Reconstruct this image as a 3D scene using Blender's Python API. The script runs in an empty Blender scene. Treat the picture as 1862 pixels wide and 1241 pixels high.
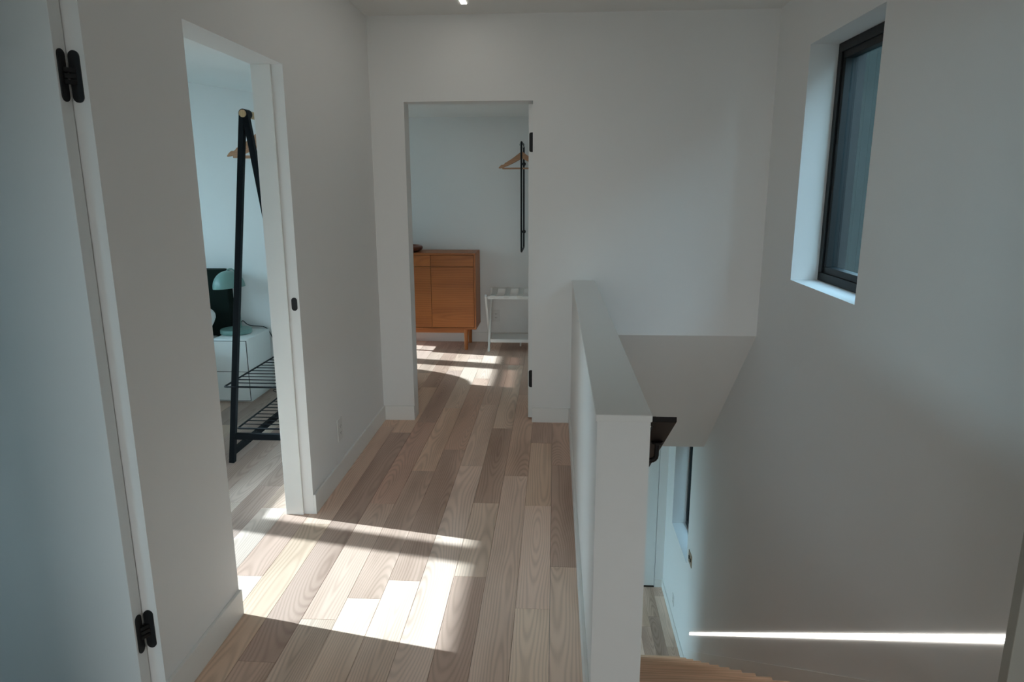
import bpy, bmesh, math, random
from mathutils import Vector, Matrix

S = bpy.context.scene
COL = S.collection
PI = math.pi

# ------------------------------------------------------------------ camera
def make_camera():
    f, pitch, yaw, roll, h = 1247.58, -0.2198, 0.0621, -0.0032, 1.5408
    cy, sy, cp, sp, cr, sr = math.cos(yaw), math.sin(yaw), math.cos(pitch), math.sin(pitch), math.cos(roll), math.sin(roll)
    ex = Vector((cy, sy, 0)); ey = Vector((-sy, cy, 0)); ez = Vector((0, 0, 1))
    d = ey * cp + ez * sp
    u = -ey * sp + ez * cp
    R = ex * cr + u * sr
    U = u * cr - ex * sr
    cam = bpy.data.cameras.new('camera'); o = bpy.data.objects.new('camera', cam); COL.objects.link(o)
    m = Matrix((R, U, -d)).transposed().to_4x4(); m.translation = Vector((0, 0, h))
    o.matrix_world = m
    cam.sensor_width = 36.0; cam.lens = f * 36.0 / 1862.0
    cam.clip_start = 0.05; cam.clip_end = 400
    S.camera = o
make_camera()

# ------------------------------------------------------------------ light and exposure
SUN_EL = math.radians(25.0)
SUN_AZ = (0.979, -0.205)            # horizontal travel direction of the sunlight
SKY_STRENGTH = 6.0
SUN_STRENGTH = 7.2
w = bpy.data.worlds.new('World'); S.world = w; w.use_nodes = True
nt = w.node_tree; nt.nodes.clear()
tcw = nt.nodes.new('ShaderNodeTexCoord'); sxyz = nt.nodes.new('ShaderNodeSeparateXYZ'); nt.links.new(tcw.outputs['Generated'], sxyz.inputs[0])
sky = nt.nodes.new('ShaderNodeValToRGB'); nt.links.new(sxyz.outputs[2], sky.inputs[0])
sky.color_ramp.elements[0].position = 0.0; sky.color_ramp.elements[0].color = (0.80, 0.805, 0.82, 1)
sky.color_ramp.elements[1].position = 0.75; sky.color_ramp.elements[1].color = (0.44, 0.49, 0.57, 1)
bg = nt.nodes.new('ShaderNodeBackground'); bg.inputs['Strength'].default_value = SKY_STRENGTH
wo = nt.nodes.new('ShaderNodeOutputWorld')
nt.links.new(sky.outputs[0], bg.inputs[0]); nt.links.new(bg.outputs[0], wo.inputs[0])

sl = bpy.data.lights.new('sun', 'SUN'); sl.energy = SUN_STRENGTH; sl.angle = math.radians(0.53); sl.color = (1.34, 1.07, 1.04)
so = bpy.data.objects.new('sun', sl); COL.objects.link(so)
sv = Vector((SUN_AZ[0] * math.cos(SUN_EL), SUN_AZ[1] * math.cos(SUN_EL), -math.sin(SUN_EL)))
so.rotation_euler = sv.to_track_quat('-Z', 'Y').to_euler(); so.location = (-9, 6, 6)

def portal(name, loc, direction, sx, sy):
    l = bpy.data.lights.new(name, 'AREA'); l.shape = 'RECTANGLE'; l.size = sx; l.size_y = sy
    l.cycles.is_portal = True
    o = bpy.data.objects.new(name, l); COL.objects.link(o); o.location = loc
    o.rotation_euler = Vector(direction).to_track_quat('-Z', 'Z').to_euler()

vs = S.view_settings
S.display_settings.display_device = 'sRGB'
vs.view_transform = 'Standard'; vs.look = 'None'; vs.gamma = 1.0; vs.exposure = 0.78
vs.use_curve_mapping = False
S.cycles.max_bounces = 10; S.cycles.diffuse_bounces = 8; S.cycles.transparent_max_bounces = 12
S.cycles.sample_clamp_indirect = 6.0

# ------------------------------------------------------------------ helpers
def new_bm(): return bmesh.new()

def box(bm, x0, x1, y0, y1, z0, z1):
    v = [bm.verts.new(p) for p in ((x0,y0,z0),(x1,y0,z0),(x1,y1,z0),(x0,y1,z0),(x0,y0,z1),(x1,y0,z1),(x1,y1,z1),(x0,y1,z1))]
    for f in ((3,2,1,0),(4,5,6,7),(0,1,5,4),(1,2,6,5),(2,3,7,6),(3,0,4,7)):
        bm.faces.new([v[i] for i in f])
    return v

def bevel_all(bm, r, seg=2):
    bmesh.ops.bevel(bm, geom=list(bm.edges), offset=r, segments=seg, profile=0.5, affect='EDGES', clamp_overlap=True)

def basis(d):
    d = d.normalized()
    a = Vector((0, 0, 1)) if abs(d.z) < 0.9 else Vector((1, 0, 0))
    u = d.cross(a).normalized(); v = d.cross(u).normalized()
    return u, v

def cyl(bm, p0, p1, r, n=16, r1=None):
    p0, p1 = Vector(p0), Vector(p1); r1 = r if r1 is None else r1
    u, v = basis(p1 - p0)
    A = [bm.verts.new(p0 + (u*math.cos(2*PI*i/n) + v*math.sin(2*PI*i/n))*r) for i in range(n)]
    B = [bm.verts.new(p1 + (u*math.cos(2*PI*i/n) + v*math.sin(2*PI*i/n))*r1) for i in range(n)]
    for i in range(n):
        bm.faces.new((A[i], A[(i+1)%n], B[(i+1)%n], B[i]))
    bm.faces.new(A[::-1]); bm.faces.new(B)

def tube(bm, pts, r, n=10):
    pts = [Vector(p) for p in pts]
    rings = []; u = None
    for i, p in enumerate(pts):
        d = (pts[min(i+1, len(pts)-1)] - pts[max(i-1, 0)]).normalized()
        if u is None: u, _ = basis(d)
        u = (u - d*u.dot(d)).normalized(); v = d.cross(u)
        rings.append([bm.verts.new(p + (u*math.cos(2*PI*k/n) + v*math.sin(2*PI*k/n))*r) for k in range(n)])
    for a, b in zip(rings, rings[1:]):
        for k in range(n): bm.faces.new((a[k], a[(k+1)%n], b[(k+1)%n], b[k]))
    bm.faces.new(rings[0][::-1]); bm.faces.new(rings[-1])

def lathe(bm, prof, c, n=40):
    c = Vector(c); rings = []
    for r, z in prof:
        if r < 1e-5: rings.append([bm.verts.new(c + Vector((0, 0, z)))])
        else: rings.append([bm.verts.new(c + Vector((r*math.cos(2*PI*i/n), r*math.sin(2*PI*i/n), z))) for i in range(n)])
    for a, b in zip(rings, rings[1:]):
        for i in range(n):
            j = (i+1) % n
            if len(a) == 1 and len(b) == 1: continue
            if len(a) == 1: bm.faces.new((a[0], b[j], b[i]))
            elif len(b) == 1: bm.faces.new((a[i], a[j], b[0]))
            else: bm.faces.new((a[i], a[j], b[j], b[i]))

def prism(bm, poly, axis, a0, a1):
    """extrude a 2-D polygon along axis: 'x' -> poly is (y,z), 'y' -> (x,z), 'z' -> (x,y)"""
    def P(q, a):
        return {'x': (a, q[0], q[1]), 'y': (q[0], a, q[1]), 'z': (q[0], q[1], a)}[axis]
    A = [bm.verts.new(P(q, a0)) for q in poly]; B = [bm.verts.new(P(q, a1)) for q in poly]
    n = len(poly)
    for i in range(n): bm.faces.new((A[i], A[(i+1)%n], B[(i+1)%n], B[i]))
    bm.faces.new(A[::-1]); bm.faces.new(B)

def sweep_box(bm, p0, p1, wx, wy, up=Vector((0, 1, 0))):
    """square bar from p0 to p1; wy is its size along 'up', wx across"""
    p0, p1 = Vector(p0), Vector(p1); d = (p1 - p0).normalized()
    s = d.cross(up).normalized(); t = s.cross(d).normalized()
    c = [(-1,-1),(1,-1),(1,1),(-1,1)]
    A = [bm.verts.new(p0 + s*a*wx/2 + t*b*wy/2) for a, b in c]; B = [bm.verts.new(p1 + s*a*wx/2 + t*b*wy/2) for a, b in c]
    for i in range(4): bm.faces.new((A[i], A[(i+1)%4], B[(i+1)%4], B[i]))
    bm.faces.new(A[::-1]); bm.faces.new(B)

def obj(name, bm, m, parent=None, smooth=False, origin=None, bev=0.0):
    off = Vector((0, 0, 0))
    if origin is not None: off = Vector(origin)
    pw = Vector((0, 0, 0)); q = parent
    while q is not None: pw += q.location; q = q.parent
    bmesh.ops.recalc_face_normals(bm, faces=bm.faces)
    if bev: bevel_all(bm, bev)
    base = off if origin is not None else pw
    bmesh.ops.translate(bm, verts=bm.verts, vec=-base)
    me = bpy.data.meshes.new(name); bm.to_mesh(me); bm.free()
    if m is not None: me.materials.append(m)
    if smooth:
        for p in me.polygons: p.use_smooth = True
        try: me.set_sharp_from_angle(angle=math.radians(38))
        except Exception: pass
    o = bpy.data.objects.new(name, me); COL.objects.link(o)
    if parent is not None: o.parent = parent
    o.location = base - pw
    return o

def tag(o, label, cat, group=None):
    o['label'] = label; o['category'] = cat
    if group: o['group'] = group
    return o
def thing(name, loc, label, cat, group=None):
    o = bpy.data.objects.new(name, None); COL.objects.link(o); o.location = loc; o.empty_display_size = 0.1
    return tag(o, label, cat, group)
def struct(name, bm, m, parent=None, **k):
    o = obj(name, bm, m, parent, **k)
    if parent is None: o['kind'] = 'structure'
    return o
def dup(root, loc, label=None, group=None):
    r = root.copy(); COL.objects.link(r); r.location = loc
    if label: r['label'] = label
    if group: r['group'] = group
    for ch in list(root.children):
        c = ch.copy(); COL.objects.link(c); c.parent = r
        for g in list(ch.children):
            d = g.copy(); COL.objects.link(d); d.parent = c
    return r

def wall(axis, a0, a1, u0, u1, z0, z1, holes=()):
    """slab with rectangular openings. axis 'x': a is x, u is y; axis 'y': a is y, u is x"""
    us = sorted({u0, u1, *[min(max(h[i], u0), u1) for h in holes for i in (0, 1)]})
    zs = sorted({z0, z1, *[min(max(h[i], z0), z1) for h in holes for i in (2, 3)]})
    bm = new_bm()
    solid = lambda i, j: 0 <= i < len(us)-1 and 0 <= j < len(zs)-1 and not any(h[0]-1e-6 <= us[i] and us[i+1] <= h[1]+1e-6 and h[2]-1e-6 <= zs[j] and zs[j+1] <= h[3]+1e-6 for h in holes)
    cache = {}
    def V(a, u, z):
        k = (round(a, 5), round(u, 5), round(z, 5))
        if k not in cache: cache[k] = bm.verts.new((a, u, z) if axis == 'x' else (u, a, z))
        return cache[k]
    for i in range(len(us)-1):
        for j in range(len(zs)-1):
            if not solid(i, j): continue
            ua, ub, za, zb = us[i], us[i+1], zs[j], zs[j+1]
            for a in (a0, a1): bm.faces.new((V(a,ua,za), V(a,ub,za), V(a,ub,zb), V(a,ua,zb)))
            if not solid(i-1, j): bm.faces.new((V(a0,ua,za), V(a1,ua,za), V(a1,ua,zb), V(a0,ua,zb)))
            if not solid(i+1, j): bm.faces.new((V(a0,ub,za), V(a1,ub,za), V(a1,ub,zb), V(a0,ub,zb)))
            if not solid(i, j-1): bm.faces.new((V(a0,ua,za), V(a1,ua,za), V(a1,ub,za), V(a0,ub,za)))
            if not solid(i, j+1): bm.faces.new((V(a0,ua,zb), V(a1,ua,zb), V(a1,ub,zb), V(a0,ub,zb)))
    return bm

# ------------------------------------------------------------------ materials
def mat(name, col, rough=0.5, metal=0.0, spec=0.5, bump=0.0, bscale=200.0, var=0.0, vscale=6.0):
    m = bpy.data.materials.new(name); m.use_nodes = True
    t = m.node_tree; b = t.nodes['Principled BSDF']
    b.inputs['Base Color'].default_value = (*col, 1); b.inputs['Roughness'].default_value = rough
    b.inputs['Metallic'].default_value = metal; b.inputs['Specular IOR Level'].default_value = spec
    tc = t.nodes.new('ShaderNodeTexCoord')
    if var:
        n = t.nodes.new('ShaderNodeTexNoise'); n.inputs['Scale'].default_value = vscale; n.inputs['Detail'].default_value = 4
        r = t.nodes.new('ShaderNodeMapRange'); r.inputs[3].default_value = 1-var; r.inputs[4].default_value = 1+var
        x = t.nodes.new('ShaderNodeMix'); x.data_type = 'RGBA'; x.blend_type = 'MULTIPLY'; x.inputs[0].default_value = 1
        x.inputs[6].default_value = (*col, 1)
        t.links.new(tc.outputs['Object'], n.inputs['Vector']); t.links.new(n.outputs[0], r.inputs[0])
        t.links.new(r.outputs[0], x.inputs[7]); t.links.new(x.outputs[2], b.inputs['Base Color'])
    if bump:
        n = t.nodes.new('ShaderNodeTexNoise'); n.inputs['Scale'].default_value = bscale
        bp = t.nodes.new('ShaderNodeBump'); bp.inputs['Strength'].default_value = bump; bp.inputs['Distance'].default_value = 0.002
        t.links.new(tc.outputs['Object'], n.inputs['Vector']); t.links.new(n.outputs[0], bp.inputs['Height']); t.links.new(bp.outputs[0], b.inputs['Normal'])
    return m

def wood(name, base=None, ring=0.009, depth=0.5, axis=1, rough=0.45, streak=0.25, spec=0.35, off=(0, 0)):
    """plain-sawn timber. base None: colour comes from object.color. axis: grain direction 0 x, 1 y, 2 z"""
    m = bpy.data.materials.new(name); m.use_nodes = True
    t = m.node_tree; L = t.links.new; b = t.nodes['Principled BSDF']
    b.inputs['Roughness'].default_value = rough; b.inputs['Specular IOR Level'].default_value = spec
    N = t.nodes.new
    def M(op, a, c=None):
        n = N('ShaderNodeMath'); n.operation = op
        for i, v in enumerate((a, c)):
            if v is None: continue
            if isinstance(v, (int, float)): n.inputs[i].default_value = v
            else: L(v, n.inputs[i])
        return n.outputs[0]
    tc = N('ShaderNodeTexCoord'); sp = N('ShaderNodeSeparateXYZ'); L(tc.outputs['Object'], sp.inputs[0])
    oi = N('ShaderNodeObjectInfo'); rnd = oi.outputs['Random']
    c = [sp.outputs[0], sp.outputs[1], sp.outputs[2]]
    along = c[axis]
    if axis == 1: across, thick = c[0], c[2]
    elif axis == 0: across, thick = c[2], c[1]
    else: across, thick = c[0], c[1]
    across = M('ADD', across, thick) if axis != 1 else across
    def noise(sx, sl, k, detail=3.0):
        cb = N('ShaderNodeCombineXYZ')
        L(M('ADD', M('MULTIPLY', across, sx), M('MULTIPLY', rnd, 17.3*k)), cb.inputs[0])
        L(M('ADD', M('MULTIPLY', along, sl), M('MULTIPLY', rnd, 91.7*k)), cb.inputs[1])
        cb.inputs[2].default_value = 3.1*k
        n = N('ShaderNodeTexNoise'); n.inputs['Scale'].default_value = 1.0; n.inputs['Detail'].default_value = detail
        L(cb.outputs[0], n.inputs['Vector']); return n.outputs[0]
    n1 = noise(.6, .75, 1, 1.0); n2 = noise(9.0, 1.3, 2, 2.0); n3 = noise(6.0, 0.9, 3, 3.0); n4 = noise(420.0, 9.0, 4, 2.0)
    zc = M('ADD', M('MULTIPLY', M('SUBTRACT', n1, 0.5), 0.30), 0.045)
    xo = M('ADD', M('ADD', across, M('MULTIPLY', M('SUBTRACT', rnd, 0.5), 0.11)), M('MULTIPLY', M('SUBTRACT', n2, 0.5), 0.04))
    xo = M('ADD', xo, off[0])
    r = M('SQRT', M('ADD', M('MULTIPLY', xo, xo), M('MULTIPLY', zc, zc)))
    s = M('ADD', M('MULTIPLY', M('SINE', M('MULTIPLY', r, 2*PI/ring)), 0.5), 0.5)
    s = M('POWER', s, 1.8)
    st = N('ShaderNodeMapRange'); st.inputs[1].default_value = 0.45; st.inputs[2].default_value = 0.72; L(n3, st.inputs[0])
    g = M('ADD', M('MULTIPLY', s, 0.62), M('MULTIPLY', n4, 0.38))
    dark = M('ADD', M('MULTIPLY', g, depth*0.55), M('MULTIPLY', st.outputs[0], streak))
    k = M('SUBTRACT', 1.12, dark)
    mx = N('ShaderNodeMix'); mx.data_type = 'RGBA'; mx.blend_type = 'MULTIPLY'; mx.inputs[0].default_value = 1
    if base is None: L(oi.outputs['Color'], mx.inputs[6])
    else: mx.inputs[6].default_value = (*base, 1)
    cc = N('ShaderNodeCombineXYZ'); L(k, cc.inputs[0]); L(M('POWER', k, 1.12), cc.inputs[1]); L(M('POWER', k, 1.22), cc.inputs[2])
    L(cc.outputs[0], mx.inputs[7]); L(mx.outputs[2], b.inputs['Base Color'])
    bp = N('ShaderNodeBump'); bp.inputs['Strength'].default_value = 0.12; bp.inputs['Distance'].default_value = 0.0006
    L(g, bp.inputs['Height']); L(bp.outputs[0], b.inputs['Normal'])
    return m

def emission(name, col, strength):
    m = bpy.data.materials.new(name); m.use_nodes = True; t = m.node_tree; t.nodes.clear()
    e = t.nodes.new('ShaderNodeEmission'); e.inputs[0].default_value = (*col, 1); e.inputs[1].default_value = strength
    o = t.nodes.new('ShaderNodeOutputMaterial'); t.links.new(e.outputs[0], o.inputs[0]); return m

def glass(name, tint=(0.93, 0.96, 0.95)):
    m = bpy.data.materials.new(name); m.use_nodes = True; t = m.node_tree; t.nodes.clear()
    tr = t.nodes.new('ShaderNodeBsdfTransparent'); tr.inputs[0].default_value = (*tint, 1)
    gl = t.nodes.new('ShaderNodeBsdfGlossy'); gl.inputs['Roughness'].default_value = 0.0
    fr = t.nodes.new('ShaderNodeFresnel'); fr.inputs[0].default_value = 1.3
    mx = t.nodes.new('ShaderNodeMixShader'); o = t.nodes.new('ShaderNodeOutputMaterial')
    ge = t.nodes.new('ShaderNodeNewGeometry'); iv = t.nodes.new('ShaderNodeMath'); iv.operation = 'SUBTRACT'; iv.inputs[0].default_value = 1
    t.links.new(ge.outputs['Backfacing'], iv.inputs[1]); mu = t.nodes.new('ShaderNodeMath'); mu.operation = 'MULTIPLY'
    t.links.new(fr.outputs[0], mu.inputs[0]); t.links.new(iv.outputs[0], mu.inputs[1]); t.links.new(mu.outputs[0], mx.inputs[0]); t.links.new(tr.outputs[0], mx.inputs[1]); t.links.new(gl.outputs[0], mx.inputs[2]); t.links.new(mx.outputs[0], o.inputs[0])
    return m

M_WALL = mat('white_wall_paint', (0.80, 0.79, 0.775), 0.75, spec=0.25, bump=0.03, bscale=350)
M_CEIL = mat('white_ceiling_paint', (0.80, 0.79, 0.765), 0.85, spec=0.2)
M_TRIM = mat('white_trim_paint', (0.80, 0.79, 0.765), 0.5, spec=0.35)
M_TAUPE = mat('warm_grey_trim_paint', (0.40, 0.39, 0.35), 0.5, spec=0.3)
M_DOOR = mat('white_door_paint', (0.78, 0.785, 0.775), 0.45, spec=0.4)
M_BLACK = mat('matte_black_metal', (0.010, 0.010, 0.011), 0.55, spec=0.35)
M_RACK = mat('black_painted_wood', (0.0045, 0.0065, 0.0085), 0.6, spec=0.13, var=0.25, vscale=30)
M_RAIL = mat('dark_brown_black_handrail', (0.010, 0.007, 0.0065), 0.5, spec=0.25, var=0.2, vscale=20)
M_FRAME = mat('anthracite_window_frame', (0.010, 0.011, 0.012), 0.5, spec=0.35)
M_GLASS = glass('window_glass'); M_GLASSB = glass('daylight_tint_glass', (0.74, 0.935, 1.0)); M_GLASSC = glass('pale_daylight_tint_glass', (0.86, 0.96, 1.0)); M_GLASS2 = glass('tinted_window_glass', (0.4, 0.42, 0.42))  # blue tints added to turn the daylight through these panes bluish
M_FLOOR = wood('ash_floorboard', None, ring=0.0085, depth=0.48, streak=0.28, rough=0.5)
M_SUB = mat('dark_floor_joint', (0.10, 0.075, 0.055), 0.8)
M_STAIR = wood('oak_stair_tread', (0.74, 0.48, 0.32), ring=0.02, depth=0.5, axis=0, rough=0.5, streak=0.25)
M_RISER = wood('oak_stair_riser', (0.50, 0.31, 0.20), ring=0.02, depth=0.5, axis=0, rough=0.55)
M_TEAK = wood('orange_brown_teak', (0.42, 0.138, 0.035), ring=0.022, depth=0.45, axis=0, rough=0.42, streak=0.3, spec=0.4)
M_TEAKV = wood('orange_brown_teak_upright', (0.40, 0.132, 0.035), ring=0.022, depth=0.4, axis=2, rough=0.42, streak=0.25, spec=0.4)
M_BOWL = wood('red_brown_turned_wood', (0.17, 0.050, 0.025), ring=0.02, depth=0.4, axis=0, rough=0.35)
M_HANG = wood('pale_brown_hanger_wood', (0.50, 0.27, 0.155), ring=0.02, depth=0.35, axis=0, rough=0.45)
M_DOWEL = wood('light_oak_dowel', (0.52, 0.34, 0.18), ring=0.012, depth=0.35, axis=1, rough=0.45)
M_CHROME = mat('chrome_wire', (0.62, 0.62, 0.62), 0.22, metal=1.0)
M_LAMP = mat('sage_green_lacquer', (0.17, 0.30, 0.27), 0.4, spec=0.5)
M_NIGHT = mat('white_lacquer', (0.78, 0.80, 0.78), 0.4, spec=0.4)
M_HEAD = mat('dark_green_upholstery', (0.010, 0.017, 0.014), 0.9, spec=0.1, bump=0.3, bscale=500)
M_LINEN = mat('white_linen', (0.80, 0.80, 0.79), 0.9, spec=0.1, bump=0.15, bscale=90)
M_DUVET = mat('dark_teal_blanket', (0.05, 0.075, 0.075), 0.95, spec=0.1, bump=0.2, bscale=120)
M_CHAIR = mat('grey_boucle', (0.35, 0.33, 0.30), 0.95, spec=0.1, bump=0.3, bscale=250)
M_WHITEWOOD = mat('white_painted_rack_wood', (0.80, 0.80, 0.78), 0.5)
M_STRAP = mat('white_webbing', (0.74, 0.73, 0.70), 0.9)
M_PLATE = mat('white_plastic', (0.70, 0.69, 0.67), 0.35)
M_SLOT = mat('dark_slot', (0.05, 0.045, 0.04), 0.6)
M_BRASS = mat('brushed_bronze_plate', (0.34, 0.24, 0.15), 0.4, metal=0.7)
M_LED = emission('led_diffuser', (1.0, 0.97, 0.90), 4.0)
M_LEDC = emission('ceiling_led_diffuser', (1.0, 0.96, 0.88), 6.0)
M_GROUND = mat('pale_ground', (0.13, 0.14, 0.12), 0.95, var=0.3, vscale=3)
M_SIDING = mat('grey_green_cladding', (0.009, 0.012, 0.0118), 1.0, spec=0.0, var=0.25, vscale=8)
M_EXT = mat('outside_render', (0.5, 0.5, 0.48), 0.9)

# ------------------------------------------------------------------ measurements (metres; z 0 = upper floor)
XL, XLO = -1.148, -1.282           # left wall faces
XR = 1.299                         # right wall face
YB, YBO = 4.395, 4.529             # back wall faces
ZC = 2.553
HX0, HX1, HZ, HY = 0.116, 0.255, 0.962, 1.719   # half wall
DX0, DX1, DZ = -0.937, -0.1405, 2.06            # opening in the back wall
LY0, LY1, LZ = 2.200, 2.997, 2.051              # opening in the left wall
BD0, BD1 = 0.90, 1.715                          # bathroom opening
YF = 6.847                                      # back room far wall
ZCR = 2.205                                     # back room ceiling
XW = -4.8                                       # window wall of bedroom and back room
YP0, YP1 = 5.15, 5.37                           # partition bedroom / back room
ZL, ZLC = -3.024, -0.633                        # lower floor, lower ceiling
RISE, RUN, SY = 0.189, 0.268, 1.81
STAIR_END = 5.62

# ------------------------------------------------------------------ structure: walls
struct('wall_left', wall('x', XLO, XL, -5.2, YP0, 0-.02, 2.75, [(BD0, BD1, -.02, 2.05), (LY0, LY1, -.02, LZ)]), M_WALL)
wall_left = bpy.data.objects['wall_left']
struct('wall_left_end', wall('x', XLO, XL, YP0, YP1, -.02, 2.75), M_WALL)
struct('wall_back', wall('y', YB, YBO, XL, XR, -.02, 2.75, [(DX0, DX1, -.02, DZ), (HX1, XR, -.02, 0.605)]), M_WALL)
struct('wall_right', wall('x', XR, XR+.26, -5.2, 7.45, -3.2, 2.75, [(3.0196, 3.8504, 1.0412, 2.2551), (6.075, 6.905, -2.0, -0.78)]), M_WALL)
struct('wall_rear', wall('y', -5.2, -5.0, XL, XR, -.02, 2.75, [(-1.0, 1.15, .3, 2.4)]), M_WALL)
bm = new_bm(); prism(bm, [(HY, ZL-.1), (HY, HZ-.019), (YB, HZ-.019), (YB, .605), (5.647, ZLC), (STAIR_END, ZLC), (STAIR_END, ZL-.1)], 'x', HX0, HX1)
half = struct('wall_half', bm, M_WALL)
bm = new_bm(); box(bm, HX0-.004, HX1+.004, HY-.004, YB, HZ-.019, HZ)
obj('cap', bm, M_TRIM, half, bev=.0025)
# sloping soffit over the stairs
bm = new_bm(); prism(bm, [(YB, .605), (5.647, -.640), (5.75, -.640), (5.75, .85), (YBO, .85), (YBO, .605)], 'x', HX1, XR)
struct('ceiling_stair_soffit', bm, M_CEIL)
# hall ceiling and room ceilings
bm = new_bm(); box(bm, XL, XR, -5.2, YB, ZC, 2.75); struct('ceiling', bm, M_CEIL)
bm = new_bm(); box(bm, XW-.15, .45, YP1, 7.75, ZCR, 2.75); box(bm, XL, .45, YBO, YP1, ZCR, 2.75); struct('ceiling_back_room', bm, M_CEIL)
bm = new_bm()
zc = lambda x: 2.235 - .16*(x + 2.274)
prism(bm, [(XW-.15, zc(XW-.15)), (XLO, zc(XLO)), (XLO, 2.9), (XW-.15, 2.9)], 'y', 2.07, YP0); struct('ceiling_bedroom', bm, M_CEIL)
bm = new_bm(); box(bm, -4.2, XLO, -1.2, 2.07, ZC, 2.75); struct('ceiling_bathroom', bm, M_CEIL)
# bedroom, bathroom, back room walls
struct('wall_bedroom_window', wall('x', XW-.15, XW, 1.95, YP0, -.3, 2.9, [(2.3, 4.95, 1.15, 2.19)]), M_WALL)
struct('wall_bedroom_bathroom', wall('y', 1.95, 2.07, XW-.15, XLO, -.02, 2.9), M_WALL)
struct('wall_partition', wall('y', YP0, YP1, XW-.15, XLO, -.02, 2.9), M_WALL)
struct('wall_bathroom_rear', wall('y', -1.2, -1.0, -4.2, XLO, -.02, 2.75, [(-2.6, -2.0, .4, 2.0)]), M_WALL)
struct('wall_bathroom_left', wall('x', -4.2, -4.0, -1.2, 1.95, -.02, 2.75), M_WALL)
struct('wall_back_room_window', wall('x', XW-.15, XW, YP1, 7.75, -.3, 2.75, [(5.60, 7.40, .30, 2.20)]), M_WALL)
struct('wall_back_room_far', wall('y', YF, YF+.14, -1.75, .45, -.02, 2.75), M_WALL)
struct('wall_back_room_jog', wall('x', -1.89, -1.75, YF, 7.6, -.02, 2.75), M_WALL)
struct('wall_back_room_recess', wall('y', 7.6, 7.75, XW-.15, -1.75, -.02, 2.75), M_WALL)
struct('wall_back_room_right', wall('x', .30, .45, YBO, YF, -.02, 2.75), M_WALL)
# lower storey
bm = new_bm(); box(bm, -3.6, HX0, 3.9, 7.45, ZLC, -.32); box(bm, HX0, XR, 5.647, 7.45, ZLC, -.32); struct('ceiling_lower_hall', bm, M_CEIL)
struct('wall_lower_far', wall('y', 7.30, 7.45, -3.6, XR, -3.2, ZLC, [(.42, 1.205, -3.2, -.95)]), M_WALL)
struct('wall_lower_left', wall('x', -3.75, -3.6, 3.9, 7.45, -3.2, ZLC, [(4.3, 7.0, -2.75, -.85)]), M_WALL)
struct('wall_lower_rear', wall('y', 3.75, 3.9, -3.6, HX0, -3.2, ZLC), M_WALL)
struct('wall_stair_rear', wall('y', HY-.1, HY+.09, HX1, XR, -3.2, -.25), M_WALL)

# ------------------------------------------------------------------ floors with separate boards
PAL = {'lt': (.60, .485, .365), 'll': (.66, .545, .42), 'tan': (.52, .385, .265), 'mid': (.44, .325, .24), 'red': (.40, .262, .185),
       'dk': (.30, .215, .160), 'br': (.36, .255, .185), 'yl': (.56, .42, .29)}
MEAN = (.50, .378, .288)
PAL = {k: tuple(1.45*(m_ + .62*(c_-m_))*t_  for c_, m_, t_ in zip(v, MEAN, (1.06, 1.0, 1.055)))  for k, v in PAL.items()}
bm = new_bm(); box(bm, XW-.2, HX0, -5.1, 7.6, -.30, -.014); box(bm, HX0, .3, YBO, YF, -.30, -.014); box(bm, HX0, XR, -5.1, HY, -.30, -.014)
box(bm, HX1, XR, HY, SY-.02, -.25, -.014)
floor = struct('floor', bm, M_SUB)
rng = random.Random(11)
def board(x0, x1, y0, y1, col, parent, z=0.0, th=.0135):
    g = .0006
    b = new_bm(); box(b, x0+g, x1-g, y0+g, y1-g, z-th, z)
    o = obj('plank', b, M_FLOOR, parent, origin=((x0+x1)/2, (y0+y1)/2, z), bev=.0006)
    j = rng.uniform(.94, 1.06)
    c = PAL[col] if isinstance(col, str) else col
    o.color = (c[0]*j, c[1]*j*rng.uniform(.985, 1.015), c[2]*j, 1)
CW, CX = .1298, -.004
known = {   # column -> breaks (far to near) and colour between them
    -1: ([7.0, 5.2, 3.66, 2.587, .9], ['mid', 'br', 'dk', 'lt']),
    0: ([7.0, 5.6, 4.002, 3.146, 2.291, .9], ['mid', 'br', 'tan', 'lt', 'lt']),
    1: ([7.0, 5.0, 3.499, 1.7, .9], ['mid', 'tan', 'lt', 'tan']),
    2: ([7.0, 5.9, 4.256, 3.161, 2.494, .9], ['br', 'lt', 'br', 'lt', 'br']),
    3: ([7.0, 5.9, 4.747, 3.623, 1.6, .9], ['br', 'mid', 'lt', 'll', 'tan']),
    4: ([7.0, 5.45, 3.866, 2.45, .9], ['lt', 'red', 'mid', 'll']),
    5: ([7.0, 6.1, 4.662, 3.539, 2.32, .9], ['mid', 'lt', 'yl', 'mid', 'lt']),
    6: ([7.0, 5.7, 4.342, 3.127, 2.182, .9], ['tan', 'br', 'red', 'mid', 'll']),
    7: ([7.0, 5.174, 4.142, 1.944, .9], ['red', 'yl', 'dk', 'br']),
    8: ([7.0, 5.6, 4.25, 2.9, 1.5, .9], ['mid', 'tan', 'mid', 'tan', 'br']),
    9: ([5.4, 3.5, 2.45, 1.9], ['mid', 'br', 'll']),
    10: ([5.4, 4.3, 3.05, 1.9], ['lt', 'tan', 'lt']),
    11: ([5.4, 3.3, 1.9], ['dk', 'mid']),
    12: ([5.4, 4.2, 3.1, 1.9], ['mid', 'lt', 'll']),
}
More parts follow.
